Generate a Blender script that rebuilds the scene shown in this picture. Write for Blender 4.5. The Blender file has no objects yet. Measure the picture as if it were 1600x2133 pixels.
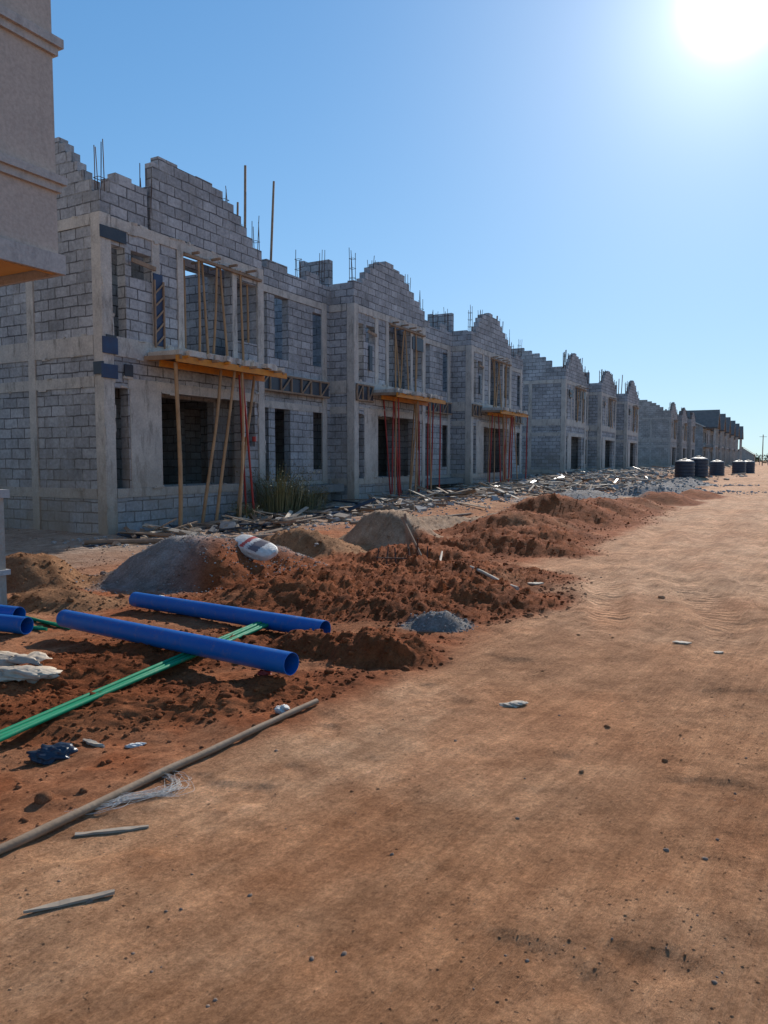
import bpy, math, random
import numpy as np
from mathutils import Vector, Matrix
random.seed(7); rng=np.random.default_rng(7)
scene=bpy.context.scene
F=1550.0
# ------------------------------------------------------------ helpers
def link(o):
    scene.collection.objects.link(o); return o
ORG=Vector((-5.7,15.3,0)); ANG=math.atan2(.878,.479)
U=Vector((.479,.878,0)).normalized(); N=Vector((-U.y,U.x,0))
def W(s,t,z=0): return ORG+U*s+N*t+Vector((0,0,z))
def st(x,y):
    dx=x-ORG.x; dy=y-ORG.y
    return dx*U.x+dy*U.y, dx*N.x+dy*N.y

# ------------------------------------------------------------ materials
def newmat(name):
    m=bpy.data.materials.new(name); m.use_nodes=True
    nt=m.node_tree; b=nt.nodes['Principled BSDF']; return m,nt,b
def nd(nt,t,**k):
    n=nt.nodes.new(t)
    for a,v in k.items(): setattr(n,a,v)
    return n
def mixc(nt,fac,a,b,mode='MIX'):
    n=nd(nt,'ShaderNodeMix',data_type='RGBA',blend_type=mode)
    for idx,v in ((0,fac),(6,a),(7,b)):
        if isinstance(v,(int,float)): n.inputs[idx].default_value=v
        elif isinstance(v,tuple): n.inputs[idx].default_value=(*v,1) if len(v)==3 else v
        else: nt.links.new(v,n.inputs[idx])
    return n.outputs[2]
def noise(nt,vec,scale,detail=4,rough=.55):
    n=nd(nt,'ShaderNodeTexNoise'); n.inputs['Scale'].default_value=scale
    n.inputs['Detail'].default_value=detail; n.inputs['Roughness'].default_value=rough
    if vec is not None: nt.links.new(vec,n.inputs['Vector'])
    return n.outputs['Fac']
def ramp(nt,val,p0,p1,c0=(0,0,0),c1=(1,1,1)):
    r=nd(nt,'ShaderNodeValToRGB'); e=r.color_ramp.elements
    e[0].position=p0; e[1].position=p1; e[0].color=(*c0,1); e[1].color=(*c1,1)
    nt.links.new(val,r.inputs[0]); return r.outputs[0]
def bump(nt,b,h,strength,dist,prev=None):
    n=nd(nt,'ShaderNodeBump'); n.inputs['Strength'].default_value=strength; n.inputs['Distance'].default_value=dist
    nt.links.new(h,n.inputs['Height'])
    if prev is not None: nt.links.new(prev,n.inputs['Normal'])
    nt.links.new(n.outputs[0],b.inputs['Normal']); return n.outputs[0]
def simple(name,c0,c1,scale=6,rough=.8,bs=.3,bd=.01,metal=0,bscale=None,spec=.3):
    m,nt,b=newmat(name)
    g=nd(nt,'ShaderNodeNewGeometry').outputs['Position']
    f=ramp(nt,noise(nt,g,scale,5,.6),.3,.7)
    nt.links.new(mixc(nt,f,c0,c1),b.inputs['Base Color'])
    b.inputs['Roughness'].default_value=rough; b.inputs['Metallic'].default_value=metal
    b.inputs['Specular IOR Level'].default_value=spec
    bump(nt,b,noise(nt,g,bscale or scale*5,5),bs,bd)
    return m
def block_mat(name,ca,cb,mort):
    m,nt,b=newmat(name)
    uv=nd(nt,'ShaderNodeUVMap').outputs[0]
    pos=nd(nt,'ShaderNodeNewGeometry').outputs['Position']
    nn=nd(nt,'ShaderNodeTexNoise'); nn.inputs['Scale'].default_value=3.0; nn.inputs['Detail'].default_value=4; nt.links.new(uv,nn.inputs['Vector'])
    sub=nd(nt,'ShaderNodeVectorMath',operation='SUBTRACT'); nt.links.new(nn.outputs['Color'],sub.inputs[0]); sub.inputs[1].default_value=(.5,.5,.5)
    mul=nd(nt,'ShaderNodeVectorMath',operation='SCALE'); nt.links.new(sub.outputs[0],mul.inputs[0]); mul.inputs['Scale'].default_value=.055
    add=nd(nt,'ShaderNodeVectorMath',operation='ADD'); nt.links.new(uv,add.inputs[0]); nt.links.new(mul.outputs[0],add.inputs[1])
    br=nd(nt,'ShaderNodeTexBrick'); nt.links.new(add.outputs[0],br.inputs['Vector'])
    br.inputs['Scale'].default_value=1; br.inputs['Brick Width'].default_value=.46; br.inputs['Row Height'].default_value=.225
    br.inputs['Mortar Size'].default_value=.016; br.inputs['Mortar Smooth'].default_value=.3; br.inputs['Bias'].default_value=-.1
    br.inputs['Color1'].default_value=(*ca,1); br.inputs['Color2'].default_value=(*cb,1); br.inputs['Mortar'].default_value=(*mort,1)
    c=br.outputs['Color']
    fl=ramp(nt,noise(nt,pos,1.6,5,.7),.50,.62)
    jm=nd(nt,'ShaderNodeMath',operation='MULTIPLY'); nt.links.new(br.outputs['Fac'],jm.inputs[0]); nt.links.new(fl,jm.inputs[1])
    c=mixc(nt,jm.outputs[0],c,(.34,.34,.335))
    c=mixc(nt,1.0,c,ramp(nt,noise(nt,pos,1.1,6,.65),.3,.72,(.60,.60,.60),(1.14,1.14,1.14)),'MULTIPLY')
    c=mixc(nt,1.0,c,ramp(nt,noise(nt,pos,14,5,.7),.35,.65,(.74,.74,.74),(1.12,1.12,1.12)),'MULTIPLY')
    mp=nd(nt,'ShaderNodeMapping'); mp.inputs['Scale'].default_value=(1,1,.18); nt.links.new(pos,mp.inputs[0])
    stn=ramp(nt,noise(nt,mp.outputs[0],2.3,6,.7),.54,.72)
    c=mixc(nt,mixc(nt,1.0,stn,(.55,.55,.55),'MULTIPLY'),c,(.19,.18,.165))
    sm=ramp(nt,noise(nt,pos,2.6,6,.75),.57,.66)
    c=mixc(nt,mixc(nt,1.0,sm,(.3,.3,.3),'MULTIPLY'),c,(.46,.44,.41))
    sx=nd(nt,'ShaderNodeSeparateXYZ'); nt.links.new(pos,sx.inputs[0])
    mr=nd(nt,'ShaderNodeMapRange'); mr.inputs[1].default_value=0; mr.inputs[2].default_value=3.0; mr.inputs[3].default_value=.75; mr.inputs[4].default_value=.0
    nt.links.new(sx.outputs[2],mr.inputs[0])
    mm=nd(nt,'ShaderNodeMath',operation='MULTIPLY'); nt.links.new(mr.outputs[0],mm.inputs[0]); nt.links.new(ramp(nt,noise(nt,pos,.9,4),.25,.65),mm.inputs[1])
    c=mixc(nt,mm.outputs[0],c,(.29,.225,.16))
    nt.links.new(c,b.inputs['Base Color']); b.inputs['Roughness'].default_value=.95; b.inputs['Specular IOR Level'].default_value=.15
    inv=nd(nt,'ShaderNodeMath',operation='SUBTRACT'); inv.inputs[0].default_value=1; nt.links.new(br.outputs['Fac'],inv.inputs[1])
    p=bump(nt,b,inv.outputs[0],.45,.012)
    bump(nt,b,noise(nt,pos,22,6,.7),.6,.015,p)
    return m
M_BLOCK=block_mat('concrete_block',(.46,.475,.50),(.31,.325,.345),(.13,.13,.137))
M_BLOCKD=block_mat('concrete_block_weathered',(.42,.41,.40),(.32,.315,.31),(.18,.18,.18))
def conc_mat(name,a,bc,stain,soil=.7,b1=.5):
    m,nt,b=newmat(name)
    pos=nd(nt,'ShaderNodeNewGeometry').outputs['Position']
    mp=nd(nt,'ShaderNodeMapping'); mp.inputs['Scale'].default_value=(1,1,.25); nt.links.new(pos,mp.inputs[0])
    c=mixc(nt,ramp(nt,noise(nt,pos,2.2,6,.7),.35,.65),a,bc)
    c=mixc(nt,ramp(nt,noise(nt,mp.outputs[0],4.5,6,.75),.52,.68),c,stain)
    c=mixc(nt,1.0,c,ramp(nt,noise(nt,pos,26,5,.7),.35,.65,(.84,.84,.84),(1.08,1.08,1.08)),'MULTIPLY')
    sx=nd(nt,'ShaderNodeSeparateXYZ'); nt.links.new(pos,sx.inputs[0])
    mr=nd(nt,'ShaderNodeMapRange'); mr.inputs[1].default_value=0; mr.inputs[2].default_value=2.0; mr.inputs[3].default_value=soil; mr.inputs[4].default_value=.0
    nt.links.new(sx.outputs[2],mr.inputs[0])
    c=mixc(nt,mr.outputs[0],c,(.30,.22,.145))
    nt.links.new(c,b.inputs['Base Color']); b.inputs['Roughness'].default_value=.92; b.inputs['Specular IOR Level'].default_value=.2
    p=bump(nt,b,noise(nt,pos,5,5,.7),b1,.05*b1*2); bump(nt,b,noise(nt,pos,30,6,.7),b1,.012,p)
    return m
M_CONC=conc_mat('raw_concrete',(.55,.52,.475),(.41,.39,.365),(.24,.23,.21))
M_CONCD=conc_mat('old_concrete',(.40,.385,.365),(.31,.30,.285),(.20,.19,.18))
M_PLASTER=conc_mat('cream_plaster',(.47,.40,.35),(.44,.375,.33),(.40,.345,.305),0,.10)
M_TRIM=conc_mat('grey_trim',(.47,.44,.42),(.40,.38,.36),(.33,.31,.30),0,.3)
M_SOFF=simple('soffit_board',(.62,.36,.12),(.50,.28,.10),3)
M_BAMB=simple('bamboo_pole',(.42,.27,.15),(.28,.17,.09),4,.7)
M_POLE=simple('grey_brown_pole',(.34,.24,.16),(.24,.16,.10),6,.8)
M_WOOD=simple('weathered_timber',(.32,.23,.16),(.19,.13,.09),5,.85)
M_WOODL=simple('pale_timber',(.42,.34,.26),(.30,.24,.18),5,.85)
M_RED=simple('red_steel',(.36,.035,.03),(.24,.03,.025),8,.5)
M_YEL=simple('yellow_beam',(.60,.23,.02),(.38,.16,.03),5,.55)
M_BLACK=simple('black_formply',(.025,.035,.055),(.05,.06,.075),3,.45)
M_BLUEP=simple('blue_formply',(.03,.07,.15),(.04,.05,.09),3,.6)
M_REBAR=simple('rebar_steel',(.10,.06,.045),(.06,.04,.035),20,.7)
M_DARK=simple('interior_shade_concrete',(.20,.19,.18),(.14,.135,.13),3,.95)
M_ROOF=simple('brown_roof_tile',(.24,.19,.165),(.17,.14,.12),2,.8)
M_TANK=simple('dark_tank_plastic',(.03,.04,.06),(.045,.055,.075),3,.4)
M_PEB=simple('brown_grey_stone',(.34,.23,.165),(.19,.14,.11),30,.95,spec=.1)
M_RUB=simple('rubble_stone',(.42,.39,.36),(.26,.24,.22),9,.95)
def plastic(name,c0,c1,r=.35,spec=.4):
    m,nt,b=newmat(name); pos=nd(nt,'ShaderNodeNewGeometry').outputs['Position']
    c=mixc(nt,ramp(nt,noise(nt,pos,3,6,.7),.45,.75),c0,c1)
    c=mixc(nt,mixc(nt,1.0,ramp(nt,noise(nt,pos,9,8,.8),.54,.70),(.4,.4,.4),'MULTIPLY'),c,(.33,.22,.15))
    nt.links.new(c,b.inputs['Base Color']); b.inputs['Specular IOR Level'].default_value=spec
    rr=ramp(nt,noise(nt,pos,12,5,.7),.3,.7,(r,r,r),(r+.25,r+.25,r+.25)); nt.links.new(rr,b.inputs['Roughness'])
    return m
M_BLUE=plastic('blue_pvc',(.003,.125,.44),(.010,.16,.48),.3)
M_GREEN=plastic('green_ppr',(.001,.24,.11),(.004,.30,.14),.5,.2)
M_WHITE=simple('white_plastic',(.72,.70,.66),(.55,.50,.44),20,.5,bs=.6,bd=.02)
M_PALE=simple('pale_scrap',(.55,.47,.37),(.40,.32,.24),12,.8)
M_LABEL=simple('bag_label_dark',(.10,.09,.11),(.16,.13,.14),20,.6)
M_LABELR=simple('bag_label_red',(.5,.06,.05),(.4,.06,.05),20,.6)
M_DRY=simple('dry_grass_blade',(.20,.17,.09),(.11,.12,.05),4,.8)
M_LEAF=simple('leaf',(.06,.09,.035),(.035,.06,.025),3,.8)
M_RUBT=simple('dark_bag_plastic',(.02,.03,.05),(.03,.045,.07),10,.3)

# ------------------------------------------------------------ mesh builder
class MB:
    def __init__(s): s.v=[];s.f=[];s.m=[];s.uv=[];s.mats=[];s.sm=[]
    def mi(s,m):
        if m not in s.mats: s.mats.append(m)
        return s.mats.index(m)
    def face(s,pts,mat,uv=None,smooth=False):
        i=len(s.v); s.v.extend([tuple(p) for p in pts]); s.f.append(tuple(range(i,i+len(pts)))); s.m.append(s.mi(mat)); s.sm.append(smooth)
        if uv is None:
            a=Vector(pts[0]);n=(Vector(pts[1])-a).cross(Vector(pts[2])-a)
            ax=max(range(3),key=lambda k:abs(n[k]))
            if ax==0: uv=[(p[1],p[2]) for p in pts]
            elif ax==1: uv=[(p[0],p[2]) for p in pts]
            else: uv=[(p[0],p[1]) for p in pts]
        s.uv.extend(uv)
    def box(s,x0,y0,z0,x1,y1,z1,mat):
        s.obox(Vector(((x0+x1)/2,(y0+y1)/2,(z0+z1)/2)),(abs(x1-x0),abs(y1-y0),abs(z1-z0)),None,mat)
    def obox(s,c,size,R,mat,jit=0):
        hx,hy,hz=[k/2 for k in size]
        P=[]
        for sx,sy,sz in ((-1,-1,-1),(1,-1,-1),(1,1,-1),(-1,1,-1),(-1,-1,1),(1,-1,1),(1,1,1),(-1,1,1)):
            p=Vector((sx*hx,sy*hy,sz*hz))
            if jit: p+=Vector((random.uniform(-jit,jit),random.uniform(-jit,jit),random.uniform(-jit,jit)))
            if R is not None: p=R@p
            P.append(c+p)
        for q in ((0,3,2,1),(4,5,6,7),(0,1,5,4),(1,2,6,5),(2,3,7,6),(3,0,4,7)): s.face([P[k] for k in q],mat)
    def beam(s,p,q,w,h,mat):
        p=Vector(p);q=Vector(q);d=q-p;L=d.length;x=d/L
        up=Vector((0,0,1)) if abs(x.z)<.95 else Vector((0,1,0))
        y=up.cross(x).normalized(); z=x.cross(y)
        R=Matrix((x,y,z)).transposed()
        s.obox((p+q)/2,(L,w,h),R,mat)
    def tube(s,pts,rad,mat,n=8,caps=True):
        pts=[Vector(p) for p in pts]; rings=[]
        if not isinstance(rad,(list,tuple)): rad=[rad]*len(pts)
        for i,p in enumerate(pts):
            d=(pts[min(i+1,len(pts)-1)]-pts[max(i-1,0)]).normalized()
            up=Vector((0,0,1)) if abs(d.z)<.9 else Vector((1,0,0))
            a=up.cross(d).normalized(); b=d.cross(a)
            rings.append([p+(a*math.cos(2*math.pi*k/n)+b*math.sin(2*math.pi*k/n))*rad[i] for k in range(n)])
        for i in range(len(rings)-1):
            for k in range(n):
                k2=(k+1)%n
                s.face([rings[i][k],rings[i][k2],rings[i+1][k2],rings[i+1][k]],mat,smooth=True)
        if caps:
            s.face(rings[0][::-1],mat); s.face(rings[-1],mat)
    def pole(s,p,q,r,mat,n=7,bend=.02,seg=5,taper=.8):
        p=Vector(p);q=Vector(q);L=(q-p).length
        o=[Vector((random.uniform(-1,1),random.uniform(-1,1),0))*bend*L for _ in range(2)]
        pts=[];rad=[]
        for i in range(seg+1):
            f=i/seg; pts.append(p.lerp(q,f)+o[0]*math.sin(math.pi*f)*.6+o[1]*math.sin(2*math.pi*f)*.3); rad.append(r*(1-(1-taper)*f)*random.uniform(.93,1.07))
        s.tube(pts,rad,mat,n)
    def wall(s,axis,prof,ops,b0,b1,z0,mat):
        A=set(a for a,_ in prof); Z={z0}
        for a,t in prof:
            if t is not None: Z.add(t)
        a_min=prof[0][0]; a_max=prof[-1][0]; zm=max(Z)
        for (a0,a1,c0,c1) in ops:
            A|={max(a0,a_min),min(a1,a_max)}; Z|={c0,c1}
        A=sorted(A);Z=sorted(z for z in Z if z0<=z<=zm)
        def solid(i,j):
            if i<0 or j<0 or i>=len(A)-1 or j>=len(Z)-1: return False
            a=(A[i]+A[i+1])/2; z=(Z[j]+Z[j+1])/2
            top=None
            for (pa,pt),(pb,_) in zip(prof[:-1],prof[1:]):
                if pa<=a<=pb: top=pt
            if top is None or z>top: return False
            for (a0,a1,c0,c1) in ops:
                if a0<a<a1 and c0<z<c1: return False
            return True
        def P(a,b,z): return (a,b,z) if axis=='x' else (b,a,z)
        for i in range(len(A)-1):
            for j in range(len(Z)-1):
                if not solid(i,j): continue
                a0,a1,c0,c1=A[i],A[i+1],Z[j],Z[j+1]
                s.face([P(a0,b0,c0),P(a1,b0,c0),P(a1,b0,c1),P(a0,b0,c1)],mat)
                s.face([P(a1,b1,c0),P(a0,b1,c0),P(a0,b1,c1),P(a1,b1,c1)],mat)
                if not solid(i-1,j): s.face([P(a0,b1,c0),P(a0,b0,c0),P(a0,b0,c1),P(a0,b1,c1)],mat)
                if not solid(i+1,j): s.face([P(a1,b0,c0),P(a1,b1,c0),P(a1,b1,c1),P(a1,b0,c1)],mat)
                if not solid(i,j+1): s.face([P(a0,b0,c1),P(a1,b0,c1),P(a1,b1,c1),P(a0,b1,c1)],mat)
                if not solid(i,j-1): s.face([P(a0,b1,c0),P(a1,b1,c0),P(a1,b0,c0),P(a0,b0,c0)],mat)
    def build(s,name,parent=None,off=(0,0)):
        me=bpy.data.meshes.new(name); me.from_pydata(s.v,[],s.f)
        for m in s.mats: me.materials.append(m)
        me.polygons.foreach_set('material_index',s.m); me.polygons.foreach_set('use_smooth',s.sm)
        ul=me.uv_layers.new(name='UVMap'); arr=np.array(s.uv,dtype=np.float32)+np.array(off,dtype=np.float32)
        ul.data.foreach_set('uv',arr.ravel()); me.update()
        if any(s.sm):
            import bmesh
            bm=bmesh.new(); bm.from_mesh(me); bmesh.ops.remove_doubles(bm,verts=[v for v in bm.verts if any(f.smooth for f in v.link_faces)],dist=1e-5); bm.to_mesh(me); bm.free()
        o=link(bpy.data.objects.new(name,me))
        if parent: o.parent=parent
        return o
def empty(name,loc=(0,0,0),rz=0):
    e=link(bpy.data.objects.new(name,None)); e.location=loc; e.rotation_euler=(0,0,rz); e.empty_display_size=.3; return e

# ------------------------------------------------------------ noise / terrain
TAB=rng.random((256,256))
def vn(x,y,o=0):
    x=np.asarray(x,float)+o*17.3; y=np.asarray(y,float)+o*9.7
    xi=np.floor(x).astype(np.int64); yi=np.floor(y).astype(np.int64); fx=x-xi; fy=y-yi
    fx=fx*fx*(3-2*fx); fy=fy*fy*(3-2*fy)
    a=TAB[xi&255,yi&255];b=TAB[(xi+1)&255,yi&255];c=TAB[xi&255,(yi+1)&255];d=TAB[(xi+1)&255,(yi+1)&255]
    return (a*(1-fx)+b*fx)*(1-fy)+(c*(1-fx)+d*fx)*fy
def fbm(x,y,sc,oc=4,o=0,g=.5):
    r=0;a=1;t=0
    for k in range(oc):
        ang=.6*k; xr=x*math.cos(ang)-y*math.sin(ang); yr=x*math.sin(ang)+y*math.cos(ang)
        r=r+a*(vn(xr*sc,yr*sc,o+k)-.5)*2; t+=a; a*=g; sc*=2.03
    return r/t
def sst(a,b,x):
    k=np.clip((x-a)/(b-a),0,1); return k*k*(3-2*k)
XBZ=[-10,2.0,2.94,3.66,4.6,5.4,7,10.35,15.8,29,60,200,3000]; XBX=[-6,-2.1,-1.5,-1.1,-.45,.25,1.05,1.9,5,11.8,27,97,1400]
BL=[(-2.55,9.7,1.35,1.0,0,.56,.05,'g'),(-1.75,10.5,1.0,.75,0,.34,.05,'g'),(-4.5,9.3,.95,.7,0,.36,.1,'b'),(-3.6,8.0,.7,.5,0,.14,.08,'b'),
(-.3,8.9,2.2,1.6,0,.17,.17,'r'),(1.0,7.9,1.1,.6,.3,.14,.15,'r'),(1.2,9.6,1.2,.9,0,.14,.15,'r'),(-1.3,8.0,1.2,.8,0,.13,.14,'r'),(.2,7.4,1.2,.5,0,.10,.13,'r'),
(.5,6.85,.34,.2,.2,.10,.05,'g'),(-.02,5.8,.5,.4,0,.20,.11,'r'),(-.62,6.0,.4,.3,0,.14,.10,'r'),(-1.5,6.0,.9,.6,0,.07,.10,'r'),(-2.3,5.3,.9,.6,.3,.07,.10,'r'),(-.9,4.85,.9,.35,.6,.05,.07,'r'),(-1.9,4.6,.9,.5,.4,.05,.07,'r'),
(.15,13.7,1.25,1.0,0,.58,.09,'s'),(2.0,12.6,1.6,1.0,0,.28,.17,'r'),(-1.3,12.4,1.2,.8,0,.34,.12,'b'),(.4,11.4,1.4,.7,0,.2,.14,'r'),(2.9,14.4,1.6,1.0,.4,.24,.16,'r'),
(4.3,18.6,2.6,1.8,.5,.66,.18,'r'),(2.9,16.3,2.1,1.2,.5,.38,.16,'r'),(6.1,20.8,2.1,1.3,.5,.45,.14,'r'),(7.6,23.3,2.1,1.2,.8,.32,.14,'r'),(9.8,26.3,2.6,1.2,.8,.35,.12,'r'),(7.3,27.2,3.2,1.9,.8,.4,.06,'g'),
(1.2,17.8,2.0,1.2,.7,.2,.1,'s'),(14,36,4,1.8,1.0,.4,.12,'g'),(13,31,2.4,1.0,1.0,.3,.12,'r'),(18.5,46,4,1.6,1.0,.4,.12,'g'),(11.5,33,2,1.5,1.0,.45,.12,'g'),(24,57.5,3.5,1.2,1.05,.25,.1,'s')]
def blobw(x,y,b):
    cx,cy,rx,ry,ro,h,ru,ty=b
    c,s_=math.cos(ro),math.sin(ro); dx=x-cx; dy=y-cy
    u=(dx*c+dy*s_)/rx; v=(-dx*s_+dy*c)/ry
    return np.sqrt(u*u+v*v)+.22*fbm(x,y,1.3/max(rx,.5),3,int(abs(cx*7)+cy))
def terrain(x,y,full=False):
    x=np.asarray(x,float);y=np.asarray(y,float)
    s,t=st(x,y)
    far=1-sst(60,160,np.hypot(x,y))
    xb=np.interp(y,XBZ,XBX)+.35*fbm(x,y,.6,3,3)
    road=sst(-.15,.35,x-xb)
    h=.05*fbm(x,y,.18,2,11)*far
    h+=far*(.016*fbm(x,y,1.3,4,5)+.009*fbm(x,y,6,4,6,.6))*(.6+.4*road)
    h-=far*.016*sst(.22,.42,fbm(x,y,2.3,3,90))*road
    gl_=(x-np.interp(y,XBZ,XBX)); gr=fbm(gl_*1.0+.12*fbm(x,y,.5,2,77),y*.06,5.5,3,78,.6)
    gm_=sst(-.4,.3,fbm(x,y,.4,3,79))
    h+=far*road*.026*gr*gm_
    h+=far*(1-road)*(.045*fbm(x,y,1.0,5,20,.6)+.032*np.abs(fbm(x,y,4.2,4,25,.62)))
    tan=np.array([.80,.475,.275]);tan2=np.array([.67,.345,.175]);red=np.array([.35,.11,.040]);brn=np.array([.48,.255,.13])
    gry=np.array([.34,.32,.30]);snd=np.array([.46,.32,.215]);dust=np.array([.44,.37,.30])
    shp=x.shape
    tr=np.zeros_like(x); rim=np.zeros_like(x)
    wob=.35*fbm(x,y,.35,3,66)
    for off,wd in ((.75,.20),(2.2,.22),(3.3,.20),(4.7,.22),(6.3,.24)):
        c=np.abs(x-np.interp(y,XBZ,XBX)-off-.3*np.sin(y*.13+off)-wob*.6)
        w=(1-sst(wd*.4,wd*1.2,c/(1+.03*y)))*road*sst(5.0,7.5,y)*sst(-.4,.1,fbm(x,y,.5,3,67))
        tr=np.maximum(tr,w); h-=.04*w*far
        rr_=far*road*np.exp(-((c/(1+.03*y)-wd*1.35)/.09)**2)*sst(5,7.5,y)*np.clip(.5+1.2*fbm(x,y,1.2,3,68),0,1.3)
        h+=.04*rr_; rim=np.maximum(rim,rr_)
    if full:
        n1=sst(-.35,.35,fbm(x,y,.45,5,40))[...,None]; n2=sst(-.3,.3,fbm(x,y,1.6,5,44,.6))[...,None]; n3=sst(.1,.4,fbm(x,y,.8,5,48,.6))[...,None]
        colr=tan*n1+tan2*(1-n1)
        colr=colr*(1-.20*(1-n2)); colr=colr*(1-n3*.4)+np.array([.56,.245,.11])*n3*.4
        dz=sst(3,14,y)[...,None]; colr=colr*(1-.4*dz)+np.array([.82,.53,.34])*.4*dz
        colr=colr*(1+.14*np.clip(gr,-1,1)[...,None])
        colr=colr*(1-.22*np.clip(rim,0,1)[...,None])+np.array([.48,.22,.11])*.22*np.clip(rim,0,1)[...,None]
        coln=tan*n1*.85+brn*(1-n1); coln=coln*(1-.45*(1-n2))+red*.45*(1-n2)
        zr=(sst(26,15,y)*sst(-6,-3,x-0)*(.3+.65*n2[...,0]))[...,None]; coln=coln*(1-zr)+red*1.25*zr
        zd=sst(-4.2,-1.5,t+.8*fbm(x,y,.5,3,60))[...,None]; coln=coln*(1-zd*.8)+dust*zd*.8
        R=road[...,None]; col=colr*R+coln*(1-R)
    h+=sst(-5.0,-1.2,t)*np.clip(.021*(s-1),0,.72)*sst(1,0,(t-14)/6)
    x1=x.ravel(); y1=y.ravel(); h1=h.ravel().copy(); 
    if full: col1=col.reshape(-1,3); tr1=tr.ravel()
    for i,b in enumerate(BL):
        R_=max(b[2],b[3])*1.55
        k=np.nonzero((np.abs(x1-b[0])<R_)&(np.abs(y1-b[1])<R_))[0]
        if len(k)==0: continue
        xx=x1[k];yy=y1[k]
        d=blobw(xx,yy,b); w=sst(1.0,.15,d)
        ro=fbm(xx,yy,2.2,7,70+i,.6); lum=np.abs(fbm(xx,yy,7.5,5,90+i,.65))
        h1[k]+=w*b[5]+b[6]*sst(1.15,.6,d)*(ro*.6+lum*.75)
        if full:
            cw=sst(1.22,.9,d)[...,None]; cc={'r':red,'g':gry,'b':brn*.8,'s':snd}[b[7]]
            cc=cc*(1+.25*fbm(xx,yy,1.7,4,33)[...,None]); 
            if b[7]=='r': dry=sst(.15,.6,fbm(xx,yy,.9,4,35))[...,None]; cc=cc*(1-dry*.35)+brn*dry*.35
            col1[k]=col1[k]*(1-cw)+cc*cw
            tr1[k]=tr1[k]*(1-cw[...,0])
    h=h1.reshape(shp)
    if full: return h,np.clip(col1.reshape(*shp,3),0.01,.9),tr1.reshape(shp)
    return h
def gz(x,y): return float(terrain(np.array([x]),np.array([y]))[0])

def axisgrid(c,lo,hi,a,g):
    out=[c];x=c
    while x<hi: x+=a+g*abs(x-c); out.append(x)
    x=c;neg=[]
    while x>lo: x-=a+g*abs(x-c); neg.append(x)
    return np.array(neg[::-1]+out)
xs=axisgrid(0,-2500,2500,.018,.0135); ys=axisgrid(4.5,-60,3500,.015,.008)
X,Y=np.meshgrid(xs,ys); H,C,TR=terrain(X,Y,True)
nx,ny=len(xs),len(ys)
co=np.stack([X,Y,H],-1).reshape(-1,3).astype(np.float32)
idx=np.arange(nx*ny).reshape(ny,nx); q=np.stack([idx[:-1,:-1],idx[:-1,1:],idx[1:,1:],idx[1:,:-1]],-1).reshape(-1)
me=bpy.data.meshes.new('ground'); me.vertices.add(nx*ny); me.vertices.foreach_set('co',co.ravel())
nf=len(q)//4; me.loops.add(nf*4); me.loops.foreach_set('vertex_index',q.astype(np.int32)); me.polygons.add(nf)
me.polygons.foreach_set('loop_start',np.arange(0,nf*4,4,dtype=np.int32)); me.polygons.foreach_set('loop_total',np.full(nf,4,dtype=np.int32))
me.polygons.foreach_set('use_smooth',np.ones(nf,dtype=bool)); me.update()
ca=me.color_attributes.new('soil','FLOAT_COLOR','POINT'); ca.data.foreach_set('color',np.concatenate([C.reshape(-1,3),TR.reshape(-1,1)],1).astype(np.float32).ravel())
ground=link(bpy.data.objects.new('ground',me))
m,nt,b=newmat('soil')
at=nd(nt,'ShaderNodeAttribute',attribute_name='soil'); pos=nd(nt,'ShaderNodeNewGeometry').outputs['Position']
vr=nd(nt,'ShaderNodeVectorRotate',rotation_type='Z_AXIS'); vr.inputs['Angle'].default_value=-math.radians(53); nt.links.new(pos,vr.inputs['Vector'])
m2=nd(nt,'ShaderNodeMapping'); m2.inputs['Scale'].default_value=(.6,9,1); nt.links.new(vr.outputs[0],m2.inputs[0])
streak=noise(nt,m2.outputs[0],1.5,6,.7)
c=mixc(nt,1.0,at.outputs['Color'],ramp(nt,noise(nt,pos,5,8,.72),.3,.7,(.72,.66,.62),(1.22,1.24,1.26)),'MULTIPLY')
c=mixc(nt,1.0,c,ramp(nt,noise(nt,pos,1.7,8,.7),.35,.65,(.78,.73,.69),(1.14,1.15,1.16)),'MULTIPLY')
c=mixc(nt,1.0,c,ramp(nt,streak,.35,.65,(.82,.79,.76),(1.10,1.10,1.10)),'MULTIPLY')
c=mixc(nt,1.0,c,ramp(nt,noise(nt,pos,45,8,.85),.36,.64,(.62,.58,.55),(1.28,1.28,1.28)),'MULTIPLY')
vo=nd(nt,'ShaderNodeTexVoronoi'); vo.inputs['Scale'].default_value=26; nt.links.new(pos,vo.inputs['Vector'])
spk=ramp(nt,vo.outputs['Distance'],.10,.16,(1,1,1),(0,0,0))
gate=ramp(nt,noise(nt,pos,2.2,3),.52,.62)
sp=mixc(nt,1.0,spk,gate,'MULTIPLY')
c=mixc(nt,mixc(nt,1.0,sp,(.6,.6,.6),'MULTIPLY'),c,(.20,.12,.075))
nt.links.new(c,b.inputs['Base Color']); b.inputs['Roughness'].default_value=.97; b.inputs['Specular IOR Level'].default_value=.12
p=bump(nt,b,noise(nt,pos,9,8,.75),.9,.05)
p=bump(nt,b,noise(nt,pos,70,7,.85),.9,.014,p)
p=bump(nt,b,streak,.6,.045,p)
nz=nd(nt,'ShaderNodeTexNoise'); nz.inputs['Scale'].default_value=1.3; nz.inputs['Detail'].default_value=6; nt.links.new(vr.outputs[0],nz.inputs['Vector'])
wd_=nd(nt,'ShaderNodeVectorMath',operation='MULTIPLY_ADD'); nt.links.new(nz.outputs['Color'],wd_.inputs[0]); wd_.inputs[1].default_value=(.30,.30,0); nt.links.new(vr.outputs[0],wd_.inputs[2])
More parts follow.
